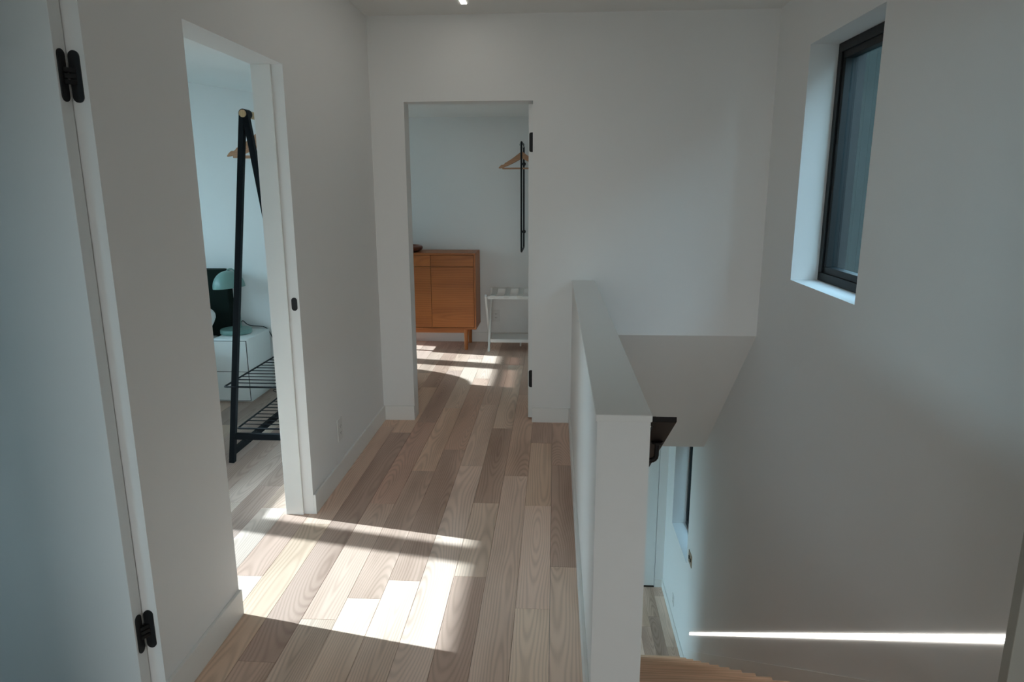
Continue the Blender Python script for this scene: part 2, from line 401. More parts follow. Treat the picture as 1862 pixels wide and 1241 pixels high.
for cidx in range(-1, 23):
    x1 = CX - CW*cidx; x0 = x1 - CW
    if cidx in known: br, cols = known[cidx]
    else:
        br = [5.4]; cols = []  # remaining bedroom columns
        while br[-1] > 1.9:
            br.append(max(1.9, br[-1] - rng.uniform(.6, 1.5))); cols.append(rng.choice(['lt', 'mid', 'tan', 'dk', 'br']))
    if cidx >= 10: cols = [tuple(a_*b_ for a_, b_ in zip(PAL[c_], (.74, .775, .82))) for c_ in cols]  # same boards, tinted darker and cooler to imitate the dimmer bedroom light
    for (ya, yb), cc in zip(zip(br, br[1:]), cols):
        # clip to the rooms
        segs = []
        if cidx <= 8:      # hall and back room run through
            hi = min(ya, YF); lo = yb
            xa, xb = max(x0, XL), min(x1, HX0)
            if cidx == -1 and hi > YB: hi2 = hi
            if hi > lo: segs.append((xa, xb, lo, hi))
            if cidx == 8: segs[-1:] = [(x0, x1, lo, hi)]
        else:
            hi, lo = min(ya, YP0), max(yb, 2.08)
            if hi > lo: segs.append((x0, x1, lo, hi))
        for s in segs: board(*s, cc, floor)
# back room boards left of the hall columns
for cidx in range(9, 13):
    x1 = CX - CW*cidx
    y = 5.37; ends = [5.37, rng.uniform(5.9, 6.4), YF]
    for a, b2 in zip(ends, ends[1:]): board(x1-CW, x1, a, b2, rng.choice(['lt', 'tan', 'mid', 'br']), floor)
# landing boards beside the half wall
for k in range(8):
    xa = HX1 + k*.1305
    board(xa, min(xa+.1305, XR), .6, SY-.03, rng.choice(['lt', 'tan', 'mid']), floor)
# lower floor
bm = new_bm(); box(bm, -3.6, XR, 1.8, 7.45, -3.3, ZL-.014); lower_floor = struct('floor_lower_hall', bm, M_SUB)
low = [(1.297, 1.179, [7.29, 7.11, 6.22, 5.5], ['mid', 'lt', 'br']), (1.179, 1.061, [7.29, 6.72, 5.5], ['mid', 'dk']),
       (1.061, .943, [7.29, 6.54, 5.5], ['tan', 'br']), (.943, .825, [7.29, 5.5], ['lt']), (.825, .707, [7.29, 6.3, 5.5], ['mid', 'lt'])]
for x1, x0, br, cols in low:
    for (ya, yb), cc in zip(zip(br, br[1:]), cols): board(x0, x1, yb, ya, cc, lower_floor, z=ZL)

# ------------------------------------------------------------------ baseboards and trim
BH, BT = .10, .012
def baseboard(name, x0, x1, y0, y1, z0=0.0):
    b = new_bm(); box(b, x0, x1, y0, y1, z0, z0+BH); return struct(name, b, M_TRIM, bev=.0015)
baseboard('baseboard_left_front', XL, XL+BT, BD1+.001, LY0)
baseboard('baseboard_left_back', XL, XL+BT, LY1, YB)
baseboard('baseboard_back_left', XL+BT, DX0, YB-BT, YB)
baseboard('baseboard_back_right', DX1, HX0-BT, YB-BT, YB)
baseboard('baseboard_half_wall', HX0-BT, HX0, HY, YB)
baseboard('baseboard_back_room_far', -1.74, .30, YF-BT, YF)
baseboard('baseboard_bedroom_back', XW, XLO, YP0-BT, YP0)
baseboard('baseboard_lower_right', XR-BT, XR, 5.9, 7.30, ZL)
baseboard('baseboard_lower_far', 1.207, XR-BT, 7.30-BT, 7.30, ZL)
# slanting skirt on the right wall above the treads
bm = new_bm(); sl_ = RISE/RUN
prism(bm, [(1.70, .10), (1.70, -.1), (1.82, -.1), (5.84, -.1-sl_*4.02), (5.84, .055-sl_*4.02), (1.77, .10)], 'x', XR-.006, XR)
struct('baseboard_stair', bm, M_TRIM)
# door stop of the doorway on the left, its bevelled post and threshold
bm = new_bm(); box(bm, XLO, XLO+.085, LY1-.012, LY1, 0, LZ)
struct('trim_1', bm, M_TRIM, bev=.0015)
bm = new_bm(); box(bm, 1.199, XR, 1.642, 1.676, -.01, ZC); struct('trim_2', bm, M_TAUPE, bev=.002)

# strike plate let into the jamb
def pill(bm, c, w, h, t, n=10, axis='y', flat=None):
    """rounded plate; axis is its normal. flat='right' cuts the right side straight"""
    r = w/2; pts = []
    for i in range(n+1):
        a = PI*i/n; pts.append((r*math.cos(a), h/2 - r + r*math.sin(a)))
    for i in range(n+1):
        a = PI + PI*i/n; pts.append((r*math.cos(a), -h/2 + r + r*math.sin(a)))
    if flat == 'right':
        pts = [p for p in pts if p[0] <= 1e-6]; pts = [(w/2, h/2)] + pts[:] + [(w/2, -h/2)]
        pts = [(p[0], p[1]) for p in pts]
    if axis == 'y': prism(bm, [(c[0]+p[0], c[2]+p[1]) for p in pts], 'y', c[1]-t/2, c[1]+t/2)
    else: prism(bm, [(c[1]+p[0], c[2]+p[1]) for p in pts], 'x', c[0]-t/2, c[0]+t/2)
bm = new_bm(); pill(bm, (-1.171, LY1-.001, 1.030), .026, .060, .004)
sp_ = obj('strike_plate', bm, M_BLACK, wall_left); sp_['label'] = 'small black rounded strike plate let into the white jamb'

# ------------------------------------------------------------------ doors
# door 1: the leaf folded back into the room on the left
bm = new_bm(); box(bm, -1.985, -1.191, 1.668, 1.711, .010, 2.04); door1 = struct('door_1', bm, M_DOOR, bev=.0012)
def concealed_hinge(z):
    b = new_bm(); pill(b, (-1.191, 1.6885, z), .027, .122, .006, axis='x')
    h = obj('hinge', b, M_BLACK, door1); h['label'] = 'black concealed hinge'
    b = new_bm(); pill(b, (-1.1745, BD1-.001, z), .028, .122, .006, axis='y'); obj('jamb_plate', b, M_BLACK, h)
    b = new_bm()
    for dz in (-.014, .0, .014):
        sweep_box(b, (-1.190, 1.690, z+dz), (-1.176, 1.713, z+dz), .011, .010, Vector((0, 0, 1)))
    obj('hinge_arm', b, M_BLACK, h)
    return h
concealed_hinge(1.810); concealed_hinge(.279)
# door 2: the leaf standing open inside the back room, seen on its edge
bm = new_bm(); box(bm, -.169, -.1412, 4.452, 5.24, .012, 2.045); door2 = struct('door_2', bm, M_DOOR, bev=.001)
for z in (1.818, .286):
    b = new_bm(); pill(b, (-.1535, 4.4515, z), .022, .118, .006, axis='y', flat='right')
    h = obj('hinge', b, M_BLACK, door2); h['label'] = 'black hinge plate on the door edge'
# door 3: in the far wall of the lower hall
bm = new_bm(); box(bm, .425, 1.2005, 7.303, 7.345, ZL+.012, -.955); struct('door_3', bm, M_DOOR, bev=.001)
bm = new_bm(); box(bm, .35, 1.205, 7.40, 7.44, -3.2, -.9); struct('door_gap_backing', bm, M_SLOT)  # dark sheet behind the leaf, stands in for shade in the gap

# ------------------------------------------------------------------ windows
def window_x(name, x0, x1, y0, y1, z0, z1, fw, mullions=(), transoms=(), gx=None, gm=None, sash=None):
    """frame in a wall normal to x"""
    b = new_bm()
    box(b, x0, x1, y0, y1, z0, z0+fw); box(b, x0, x1, y0, y1, z1-fw, z1)
    box(b, x0, x1, y0, y0+fw, z0+fw, z1-fw); box(b, x0, x1, y1-fw, y1, z0+fw, z1-fw)
    o = struct(name, b, M_FRAME, bev=.002)
    for a, c in mullions:
        b = new_bm(); box(b, x0, x1, a, c, z0+fw, z1-fw); obj('mullion', b, M_FRAME, o)
    for a, c in transoms:
        b = new_bm(); box(b, x0+.002, x1-.002, y0+fw, y1-fw, a, c); obj('transom', b, M_FRAME, o)
    return o
def pane_x(parent, gx, y0, y1, z0, z1, m=None):
    b = new_bm(); box(b, gx-.003, gx+.003, y0, y1, z0, z1); return obj('glass_pane', b, m or M_GLASS, parent)
# upper window in the right wall
w1 = window_x('window_1', 1.442, 1.566, 3.0206, 3.8494, 1.0422, 2.2541, .045)
b = new_bm(); X0, X1, a0, a1, c0, c1, fw = 1.452, 1.504, 3.0656, 3.8044, 1.0872, 2.2091, .034
box(b, X0, X1, a0, a1, c0, c0+fw); box(b, X0, X1, a0, a1, c1-fw, c1); box(b, X0, X1, a0, a0+fw, c0+fw, c1-fw); box(b, X0, X1, a1-fw, a1, c0+fw, c1-fw)
obj('sash', b, M_FRAME, w1, bev=.002)
pane_x(w1, 1.486, a0+fw, a1-fw, c0+fw, c1-fw, M_GLASSB)
# lower window in the right wall
w2 = window_x('window_2', 1.442, 1.566, 6.076, 6.904, -1.999, -.781, .06); pane_x(w2, 1.486, 6.136, 6.844, -1.939, -.841, M_GLASSB)
# bedroom window (mullion throws the dark bar over the hall floor)
w3 = window_x('window_3', XW-.13, XW-.07, 2.301, 4.949, 1.151, 2.189, .012, mullions=[(3.545, 3.675)])
pane_x(w3, XW-.10, 2.32, 3.545, 1.17, 2.17, M_GLASSB); pane_x(w3, XW-.10, 3.675, 4.93, 1.17, 2.17, M_GLASSB)
# back room window
w4 = window_x('window_4', XW-.13, XW-.07, 5.601, 7.399, .301, 2.199, .010, mullions=[(6.68, 6.86)], transoms=[(2.105, 2.129)])
pane_x(w4, XW-.10, 5.62, 6.68, .32, 2.105, M_GLASSB); pane_x(w4, XW-.10, 6.86, 7.38, .32, 2.105, M_GLASSB)
pane_x(w4, XW-.10, 5.62, 6.68, 2.129, 2.189, M_GLASS2); pane_x(w4, XW-.10, 6.86, 7.38, 2.129, 2.189, M_GLASS2)
# lower hall window on the left
w5 = window_x('window_5', -3.70, -3.64, 4.3, 7.0, -2.75, -.85, .06); pane_x(w5, -3.67, 4.36, 6.94, -2.69, -.91, M_GLASSB)
# bathroom window
b = new_bm(); f = .05
box(b, -2.6, -2.0, -1.13, -1.07, .4, .4+f); box(b, -2.6, -2.0, -1.13, -1.07, 2.0-f, 2.0); box(b, -2.6, -2.6+f, -1.13, -1.07, .4+f, 2.0-f); box(b, -2.0-f, -2.0, -1.13, -1.07, .4+f, 2.0-f)
w6 = struct('window_6', b, M_FRAME, bev=.002)
b = new_bm(); box(b, -2.55, -2.05, -1.103, -1.097, .45, 1.95); obj('glass_pane', b, M_GLASSB, w6)
b = new_bm(); f = .05
box(b, -1.0, 1.15, -5.15, -5.09, .3, .3+f); box(b, -1.0, 1.15, -5.15, -5.09, 2.4-f, 2.4); box(b, -1.0, -1.0+f, -5.15, -5.09, .3+f, 2.4-f); box(b, 1.15-f, 1.15, -5.15, -5.09, .3+f, 2.4-f)
w7 = struct('window_7', b, M_FRAME, bev=.002)
b = new_bm(); box(b, -.95, 1.10, -5.123, -5.117, .35, 2.35); obj('glass_pane', b, M_GLASS, w7)
portal('daylight_portal', (.075, -5.19, 1.35), (0, 1, 0), 2.15, 2.1)
portal('daylight_portal', (XR+.255, 3.435, 1.65), (-1, 0, 0), .82, 1.2)
portal('daylight_portal', (XR+.255, 6.49, -1.39), (-1, 0, 0), .82, 1.2)
portal('daylight_portal', (XW-.145, 3.62, 1.67), (1, 0, 0), 2.6, 1.02)
portal('daylight_portal', (XW-.145, 6.5, 1.25), (1, 0, 0), 1.8, 1.9)
portal('daylight_portal', (-3.74, 5.65, -1.8), (1, 0, 0), 2.7, 1.9)
portal('daylight_portal', (-2.3, -1.19, 1.2), (0, 1, 0), .6, 1.6)

# ------------------------------------------------------------------ outside
bm = new_bm(); box(bm, -120, 120, -120, 120, -3.6, -3.31); struct('ground', bm, M_GROUND)
bm = new_bm(); box(bm, XW-.2, XR+.3, -5.3, 7.8, 2.95, 4.6); struct('sun_blocking_roof', bm, M_EXT)  # unseen tall block added to keep the sun off the neighbouring cladding
nb = thing('neighbouring_house', (4.6, 8, -3.3), 'dark grey-green clad house wall seen through the black window high on the right', 'house')
b = new_bm(); box(b, 4.60, 5.4, -4, 22, -3.3, 3.8); obj('wall', b, M_SIDING, nb)
for k in range(60):
    y = 4 + k*.25
    b = new_bm(); box(b, 4.57, 4.60, y, y+.246, -3.3, 3.8); obj('board', b, M_SIDING, nb)

# ------------------------------------------------------------------ staircase
st = thing('staircase', (.777, SY, -1.5), 'straight flight of pale wooden steps going down beside the white half wall', 'staircase')
for k in range(0, 16):
    yn = SY + RUN*k; z = -RISE*k
    if k:
        b = new_bm()
        prism(b, [(HX1+.002, yn-RUN-.02), (XR-.002, yn-RUN-.02), (XR-.002, yn-.046), (1.235, yn-.046), (1.235, yn), (HX1+.002, yn)], 'z', z-.035, z)
        obj('tread', b, M_STAIR, st, bev=.003, origin=(.777, yn-.15, z))
    b = new_bm(); box(b, HX1+.002, XR-.002, yn-.045, yn-.026, z-RISE, z-.036 if k else -.016); obj('riser', b, M_RISER, st, origin=(.777, yn, z))
# landing nosing
b = new_bm(); box(b, HX1+.002, XR-.002, SY-.03, SY, -.035, 0); obj('nosing', b, M_STAIR, st, origin=(.777, SY, 0))

# ------------------------------------------------------------------ handrail
hr = thing('handrail', (HX1, 1.9, .8), 'flat dark handrail bracketed to the stair side of the white half wall', 'handrail')
zu = lambda y: .938 - .707*(y - 1.735)
b = new_bm(); prism(b, [(1.735, zu(1.735)), (5.45, zu(5.45)), (5.45, zu(5.45)+.015), (1.735, zu(1.735)+.015)], 'x', .270, .325)
obj('rail', b, M_RAIL, hr, bev=.0015)
b = new_bm(); prism(b, [(1.735, zu(1.735)), (1.768, zu(1.768)), (1.768, zu(1.768)+.015), (1.735, zu(1.735)+.015)], 'x', HX1, .2705); obj('wall_return', b, M_RAIL, hr)
for y in (1.905, 3.3, 4.9):
    zt = zu(y)+.004; xs = .303
    pts = [(xs, y, zt), (xs, y, zt-.045)] + [(xs-.016+.016*math.cos(a), y, zt-.045-.016*math.sin(a)) for a in (PI/8, PI/4, 3*PI/8, PI/2)] + [(HX1, y, zt-.061)]
    b = new_bm(); tube(b, pts, .0075, 12)
    br_ = obj('bracket', b, M_RAIL, hr, smooth=True)
    b = new_bm(); cyl(b, (xs, y, zt-.001), (xs, y, zt-.007), .017, 20); obj('top_plate', b, M_RAIL, br_)
    b = new_bm(); cyl(b, (HX1, y, zt-.061), (HX1+.006, y, zt-.061), .02, 20); obj('wall_rose', b, M_RAIL, br_)

# ------------------------------------------------------------------ LED lights
ls = thing('stair_light', (XR, 3.8, -1.1), 'thin glowing white light strip slanting down the right wall along the stairs', 'light')
e0, e1 = (1.675, .387-.0005), (5.76, -2.526)
def zt(y): return e0[1] + (e1[1]-e0[1])*(y-e0[0])/(e1[0]-e0[0])
b = new_bm(); prism(b, [(e0[0], zt(e0[0])), (e1[0], zt(e1[0])), (e1[0], zt(e1[0])-.026), (e0[0], zt(e0[0])-.026)], 'x', XR-.003, XR); obj('diffuser', b, M_LED, ls)
cl = thing('ceiling_light', (-.522, 3.4, ZC), 'narrow white light slot in the hall ceiling, cut by the picture top', 'light')
b = new_bm(); box(b, -.538, -.508, 2.55, 4.155, ZC-.003, ZC); obj('diffuser', b, M_LEDC, cl)

# ------------------------------------------------------------------ outlets and switch plate
def outlet(name, wallaxis, a, u, z, label, sign=1, w_=.075, h_=.122, m=None):
    """plate on a wall; wallaxis 'x' at x=a (u=y), 'y' at y=a (u=x); sign: outward direction"""
    loc = (a, u, z) if wallaxis == 'x' else (u, a, z)
    t = thing(name, loc, label, 'outlet')
    def put(part, u0, u1, z0, z1, d0, d1, mm, par, bev=0):
        b = new_bm()
        d0, d1 = sorted((a + sign*d0, a + sign*d1))
        if wallaxis == 'x': box(b, d0, d1, u+u0, u+u1, z+z0, z+z1)
        else: box(b, u+u0, u+u1, d0, d1, z+z0, z+z1)
        return obj(part, b, mm, par, bev=bev)
    put('cover_plate', -w_/2, w_/2, -h_/2, h_/2, 0, .005, m or M_PLATE, t, .0015)
    for s in (-1, 1):
        r = put('receptacle', -.017, .017, s*.019-.0145, s*.019+.0145, .005, .007, m or M_PLATE, t, .0008)
        put('slot', -.009, -.006, s*.019-.004, s*.019+.005, .0068, .0074, M_SLOT, r); put('slot', .006, .009, s*.019-.004, s*.019+.005, .0068, .0074, M_SLOT, r)
        put('slot', -.002, .002, s*.019-.011, s*.019-.007, .0068, .0074, M_SLOT, r)
    return t
outlet('wall_outlet', 'x', XL, 3.445, .273, 'white double outlet low on the hall wall between doorway and corner', 1)
outlet('wall_outlet', 'y', YF, -.588, .272, 'white double outlet on the far room wall behind the white rack', -1)
outlet('wall_outlet', 'x', XR, 6.62, -2.745, 'white outlet low on the wall at the foot of the stairs', -1)
sw = thing('switch_plate', (XR, 5.915, -1.855), 'small bronze switch plate on the wall beside the lower stair window', 'switch')
b = new_bm(); box(b, XR-.005, XR, 5.845, 5.985, -1.915, -1.795); obj('cover_plate', b, M_BRASS, sw, bev=.0015)
for dy in (-.03, .03):
    b = new_bm(); box(b, XR-.012, XR-.004, 5.915+dy-.009, 5.915+dy+.009, -1.87, -1.84); obj('toggle', b, M_SLOT, sw)

# ------------------------------------------------------------------ hangers
def make_hanger(loc, label, group):
    t = thing('clothes_hanger', loc, label, 'hanger', group)
    # origin at the neck; arms along x
    n = 22; top = []; bot = []
    for i in range(-n, n+1):
        q = abs(i)/n; x = .210*i/n
        zt_ = -.002 - .132*q - .010*math.sin(PI*q)
        th = .036*(1-q)**1.5 + .026
        if .74 < q < .83: zt_ -= .006; th -= .006          # strap notch
        if q > .88:                                           # rounded tip
            e = (q-.88)/.12; zt_ -= .012*e*e; th -= .012*e*e + .008*e
        top.append((x, zt_)); bot.append((x, zt_-th))
    b = new_bm(); prism(b, top + bot[::-1], 'y', -.006, .006)
    # shift to world
    bmesh.ops.translate(b, verts=b.verts, vec=Vector(loc))
    obj('shoulder_bar', b, M_HANG, t, bev=.0015)
    b = new_bm(); box(b, loc[0]-.178, loc[0]+.178, loc[1]-.005, loc[1]+.005, loc[2]-.159, loc[2]-.146); obj('trouser_bar', b, M_HANG, t, bev=.002)
    rr = .0215
    pts = [(0, 0, -.01), (0, 0, .012)] + [(rr*math.sin(a), 0, .012+.010+rr - rr*math.cos(a)) for a in [PI*.15*k for k in range(1, 10)]]
    # hook: neck rises, bends right and over the rail
    pts = [(0, 0, -.012), (0, 0, .016)]
    cz = .052
    for k in range(0, 13):
        a = math.radians(-75 + k*22)
        pts.append((rr*math.cos(a), 0, cz + rr*math.sin(a)))
    b = new_bm(); tube(b, [(p[0]+loc[0], p[1]+loc[1], p[2]+loc[2]) for p in pts], .0017, 8); obj('hook', b, M_CHROME, t, smooth=True)
    return t
h1 = make_hanger((-1.600, 3.82, 1.917+.0005-.052), 'wooden hanger hanging nearest on the black floor rack, left doorway', 'hangers on the floor rack')
dup(h1, (-1.600, 3.90, 1.8655), 'second wooden hanger close behind the nearest on the black floor rack', 'hangers on the floor rack')
dup(h1, (-1.600, 4.25, 1.8655), 'wooden hanger hanging farthest back on the black floor rack', 'hangers on the floor rack')
dup(h1, (-.3035, 6.40, 1.866), 'wooden hanger nearest on the wall rail in the far room', 'hangers on the wall rail')
dup(h1, (-.3035, 6.47, 1.866), 'wooden hanger behind another on the wall rail in the far room', 'hangers on the wall rail')

# ------------------------------------------------------------------ clothes rack in the bedroom
RY0, RY1, RXC, RZ = 3.606, 4.52, -1.600, 1.917
rk = thing('clothes_rack', (RXC, RY0, 0), 'black A-frame clothes rack with wooden top pole and wire shelves in the left doorway', 'clothes rack')
for yy in (RY0, RY1):
    for s in (-1, 1):
        b = new_bm(); sweep_box(b, (RXC + s*.242, yy, 0.0), (RXC + s*.008, yy, RZ), .030, .032); obj('leg', b, M_RACK, rk, bev=.002)
    b = new_bm(); sweep_box(b, (RXC-.222, yy, .16), (RXC+.222, yy, .16), .036, .024, Vector((0, 0, 1)).cross(Vector((1, 0, 0)))); obj('cross_bar', b, M_RACK, rk, bev=.001)
    b = new_bm(); cyl(b, (RXC, yy-.017, RZ), (RXC, yy+.045, RZ), .0235, 20); obj('pole_socket', b, M_RACK, rk, smooth=True)
for s in (-1, 1):
    b = new_bm(); box(b, RXC+s*.233-.012, RXC+s*.233+.012, RY0, RY1, .045, .081); obj('floor_rail', b, M_RACK, rk, bev=.001)
b = new_bm(); cyl(b, (RXC, RY0-.022, RZ), (RXC, RY1+.03, RZ), .0187, 24); obj('pole', b, M_DOWEL, rk, smooth=True)
def wire_shelf(x0, x1, z, y0, y1, n):
    b = new_bm(); r = .0052
    tube(b, [(x1, y0, z), (x0+.012, y0, z), (x0+.003, y0+.003, z), (x0, y0+.012, z), (x0, y1, z), (x1, y1, z), (x1, y0, z)], r, 8)
    sh = obj('shelf_frame', b, M_RACK, rk, smooth=True)
    for i in range(1, n):
        y = y0 + (y1-y0)*i/n
        b = new_bm(); cyl(b, (x0, y, z+.004), (x1, y, z+.004), .0029, 8); obj('shelf_wire', b, M_RACK, sh, smooth=True)
wire_shelf(-1.842, RXC*2+1.842, .456, RY0-.012, RY1+.012, 14)
wire_shelf(-1.804, RXC*2+1.804, .199, RY0+.02, RY1-.02, 14)

# ------------------------------------------------------------------ nightstand, lamp, bed
ns = thing('nightstand', (-2.347, 4.93, 0), 'narrow white two-drawer nightstand with rounded edges under the green lamp', 'nightstand')
b = new_bm(); box(b, -2.482, -2.214, 4.722, 5.125, .0, .476); obj('body', b, M_NIGHT, ns, bev=.014, smooth=True)
# gaps around the drawers: back panel coloured dark as their shade, fronts proud
b = new_bm(); box(b, -2.4735, -2.2225, 4.7185, 4.7225, .0125, .4635); obj('front_recess', b, M_SLOT, ns, bev=.001)
b = new_bm(); prism(b, [(-2.4695, .2335), (-2.2265, .2335), (-2.2265, .4595), (-2.4695, .4595)], 'y', 4.714, 4.7215); obj('drawer', b, M_NIGHT, ns, bev=.0025)
sc = [( -2.348 + .062*math.cos(a), .2295 - .024*math.sin(a)**.7) for a in [PI*i/12 for i in range(13)]]
b = new_bm(); prism(b, [(-2.4695, .0165), (-2.2265, .0165), (-2.2265, .2295)] + sc + [(-2.4695, .2295)], 'y', 4.714, 4.7215); obj('drawer', b, M_NIGHT, ns)
b = new_bm(); prism(b, sc, 'y', 4.7175, 4.7190); o = obj('finger_scoop', b, M_NIGHT, ns)

lp = thing('table_lamp', (-2.39, 4.93, .476), 'sage green dome table lamp standing on the white nightstand', 'lamp')
b = new_bm(); lathe(b, [(0, .477), (.108, .477), (.113, .482), (.113, .506), (.109, .512), (.030, .514), (0, .514)], (-2.39, 4.93, 0), 48); obj('base', b, M_LAMP, lp, smooth=True)
b = new_bm(); tube(b, [(-2.362, 4.955, .512), (-2.362, 4.955, .80), (-2.366, 4.952, .93), (-2.374, 4.947, .950), (-2.388, 4.94, .9605), (-2.404, 4.935, .9605), (-2.418, 4.93, .952), (-2.424, 4.93, .938)], .0058, 12); obj('stem', b, M_LAMP, lp, smooth=True)
b = new_bm()
prof = [(.1145*math.cos(a), .125*math.sin(a)) for a in [PI/2*i/14 for i in range(15)]]
inner = [(.1115*math.cos(a), .122*math.sin(a)) for a in [PI/2*i/14 for i in range(15)]]
lathe(b, [inner[0]] + prof, (0, 0, 0), 48)
bmesh.ops.remove_doubles(b, verts=b.verts, dist=1e-5)
lathe(b, inner, (0, 0, 0), 48)
bmesh.ops.remove_doubles(b, verts=b.verts, dist=1e-5)
bmesh.ops.rotate(b, verts=b.verts, cent=(0, 0, 0), matrix=Matrix.Rotation(math.radians(-4.5), 3, 'Y'))
bmesh.ops.translate(b, verts=b.verts, vec=(-2.413, 4.93, .824)); obj('shade', b, M_LAMP, lp, smooth=True)
cab = [(-2.37, 5.02, .482), (-2.43, 5.06, .482), (-2.430, 5.10, .505), (-2.425, 5.105, .531), (-2.412, 5.108, .535), (-2.387, 5.112, .510), (-2.351, 5.115, .497), (-2.288, 5.118, .493), (-2.246, 5.12, .484), (-2.227, 5.135, .455), (-2.201, 5.138, .39), (-2.166, 5.138, .294), (-2.13, 5.132, .17), (-2.10, 5.12, .05), (-2.08, 5.07, .012), (-2.10, 5.035, .006), (-2.16, 5.04, .006), (-2.18, 5.02, .006), (-2.14, 4.97, .006), (-2.05, 4.945, .006)]
def smooth_path(p, k=4):
    p = [Vector(q) for q in p]; out = []
    for i in range(len(p)-1):
        a, b_, c, d = p[max(i-1, 0)], p[i], p[i+1], p[min(i+2, len(p)-1)]
        for j in range(k):
            t = j/k
            out.append(.5*((2*b_) + (c-a)*t + (2*a-5*b_+4*c-d)*t*t + (3*b_-a-3*c+d)*t**3))
    return out + [p[-1]]
b = new_bm(); tube(b, smooth_path(cab), .0033, 8); o = obj('cord', b, M_BLACK, lp, smooth=True); o['label'] = 'black power cord'

bed = thing('bed', (-3.28, 4.1, 0), 'low bed with dark green upholstered headboard beside the white nightstand', 'bed')
def rounded_rect(x0, x1, z0, z1, r, n=8):
    p = []
    for cx, cz, a0 in ((x1-r, z1-r, 0), (x0+r, z1-r, PI/2)):
        for i in range(n+1): a = a0 + PI/2*i/n; p.append((cx + r*math.cos(a), cz + r*math.sin(a)))
    return [(x1, z0)] + p + [(x0, z0)]
b = new_bm(); prism(b, rounded_rect(-4.06, -2.483, .02, .943, .045), 'y', 5.045, 5.13); obj('headboard', b, M_HEAD, bed, bev=.008)
b = new_bm(); box(b, -4.03, -2.53, 3.06, 5.045, .08, .27); obj('base', b, M_HEAD, bed, bev=.012)
for x in (-3.95, -2.61):
    for y in (3.16, 4.95):
        b = new_bm(); cyl(b, (x, y, 0), (x, y, .085), .025, 16); obj('leg', b, M_BLACK, bed, smooth=True)
b = new_bm(); box(b, -4.02, -2.545, 3.08, 5.04, .27, .44); obj('mattress', b, M_LINEN, bed, bev=.04, smooth=True)
b = new_bm(); box(b, -4.04, -2.535, 3.05, 4.45, .30, .575); obj('duvet', b, M_DUVET, bed, bev=.06, smooth=True)
pw = thing('pillow', (-2.86, 4.86, .47), 'white pillow leaning on the dark headboard at the doorway edge', 'pillow')
b = new_bm(); bmesh.ops.create_uvsphere(b, u_segments=32, v_segments=20, radius=1)
for v in b.verts:
    x, y, z = v.co
    f = lambda t, p: math.copysign(abs(t)**p, t)
    e = max(abs(x), abs(z))
    v.co = (f(x, .62)*.375, f(y, .9)*.085, f(z, .62)*.13)
bmesh.ops.rotate(b, verts=b.verts, cent=(0, 0, 0), matrix=Matrix.Rotation(math.radians(-50), 3, 'X'))
bmesh.ops.translate(b, verts=b.verts, vec=(-2.890, 4.855, .592)); obj('cushion', b, M_LINEN, pw, smooth=True)

# ------------------------------------------------------------------ sideboard and bowl
SX0, SX1, SY0, SY1, SZ0, SZ1 = -1.60, -.745, 6.45, YF-.014, .206, .940
sb = thing('sideboard', (-1.17, 6.64, 0), 'orange-brown teak sideboard with drawers over plain doors in the far room', 'sideboard')
t_ = .017
b = new_bm(); box(b, SX0, SX1, SY0, SY1, SZ1-t_, SZ1); obj('top', b, M_TEAK, sb, bev=.001, origin=(-1.17, 6.5, SZ1))
b = new_bm(); box(b, SX0, SX1, SY0, SY1, SZ0, SZ0+t_); obj('bottom', b, M_TEAK, sb, bev=.001, origin=(-1.17, 6.5, SZ0))
for x in (SX0, SX1-t_):
    b = new_bm(); box(b, x, x+t_, SY0, SY1, SZ0+t_, SZ1-t_); obj('side_panel', b, M_TEAKV, sb, origin=(x, 6.6, .5))
b = new_bm(); box(b, SX0+t_, SX1-t_, SY1-.01, SY1, SZ0+t_, SZ1-t_); obj('back_panel', b, M_TEAK, sb)
b = new_bm(); box(b, SX0+t_, SX1-t_, SY0+.03, SY0+.032, SZ0+t_, SZ1-t_); obj('inner_front', b, M_SLOT, sb)
xm = -1.174
for xa, xb in ((SX0+t_+.003, xm-.0018), (xm+.0018, SX1-t_-.003)):
    xc = (xa+xb)/2
    b = new_bm(); box(b, xa, xb, SY0+.003, SY0+.025, .8135, SZ1-t_-.003); obj('drawer', b, M_TEAK, sb, bev=.001, origin=(xc, SY0, .865))
    b = new_bm(); box(b, xa, xb, SY0+.003, SY0+.025, SZ0+t_+.003, .8095); obj('door', b, M_TEAK, sb, bev=.001, origin=(xc+.05, SY0, .35))
b = new_bm(); box(b, SX0+.09, SX1-.11, SY0+.02, SY0+.045, .168, SZ0); obj('apron', b, M_TEAK, sb, bev=.001, origin=(-1.17, 6.5, .19))
for x in (SX0+.105, -.850):
    for y in (SY0+.032, SY1-.032):
        b = new_bm(); cyl(b, (x, y, 0), (x, y, SZ0), .017, 20, r1=.0215); obj('leg', b, M_TEAKV, sb, smooth=True, origin=(x, y, 0))
bw = thing('wooden_bowl', (-1.47, 6.63, SZ1), 'shallow dark red-brown wooden bowl on top of the sideboard', 'bowl')
b = new_bm(); lathe(b, [(0, .0005), (.12, .0005), (.152, .005), (.174, .016), (.184, .030), (.185, .042), (.180, .052), (.170, .058), (.158, .057), (.148, .046), (.11, .026), (0, .020)], (-1.465, 6.63, SZ1), 56)
obj('bowl', b, M_BOWL, bw, smooth=True)

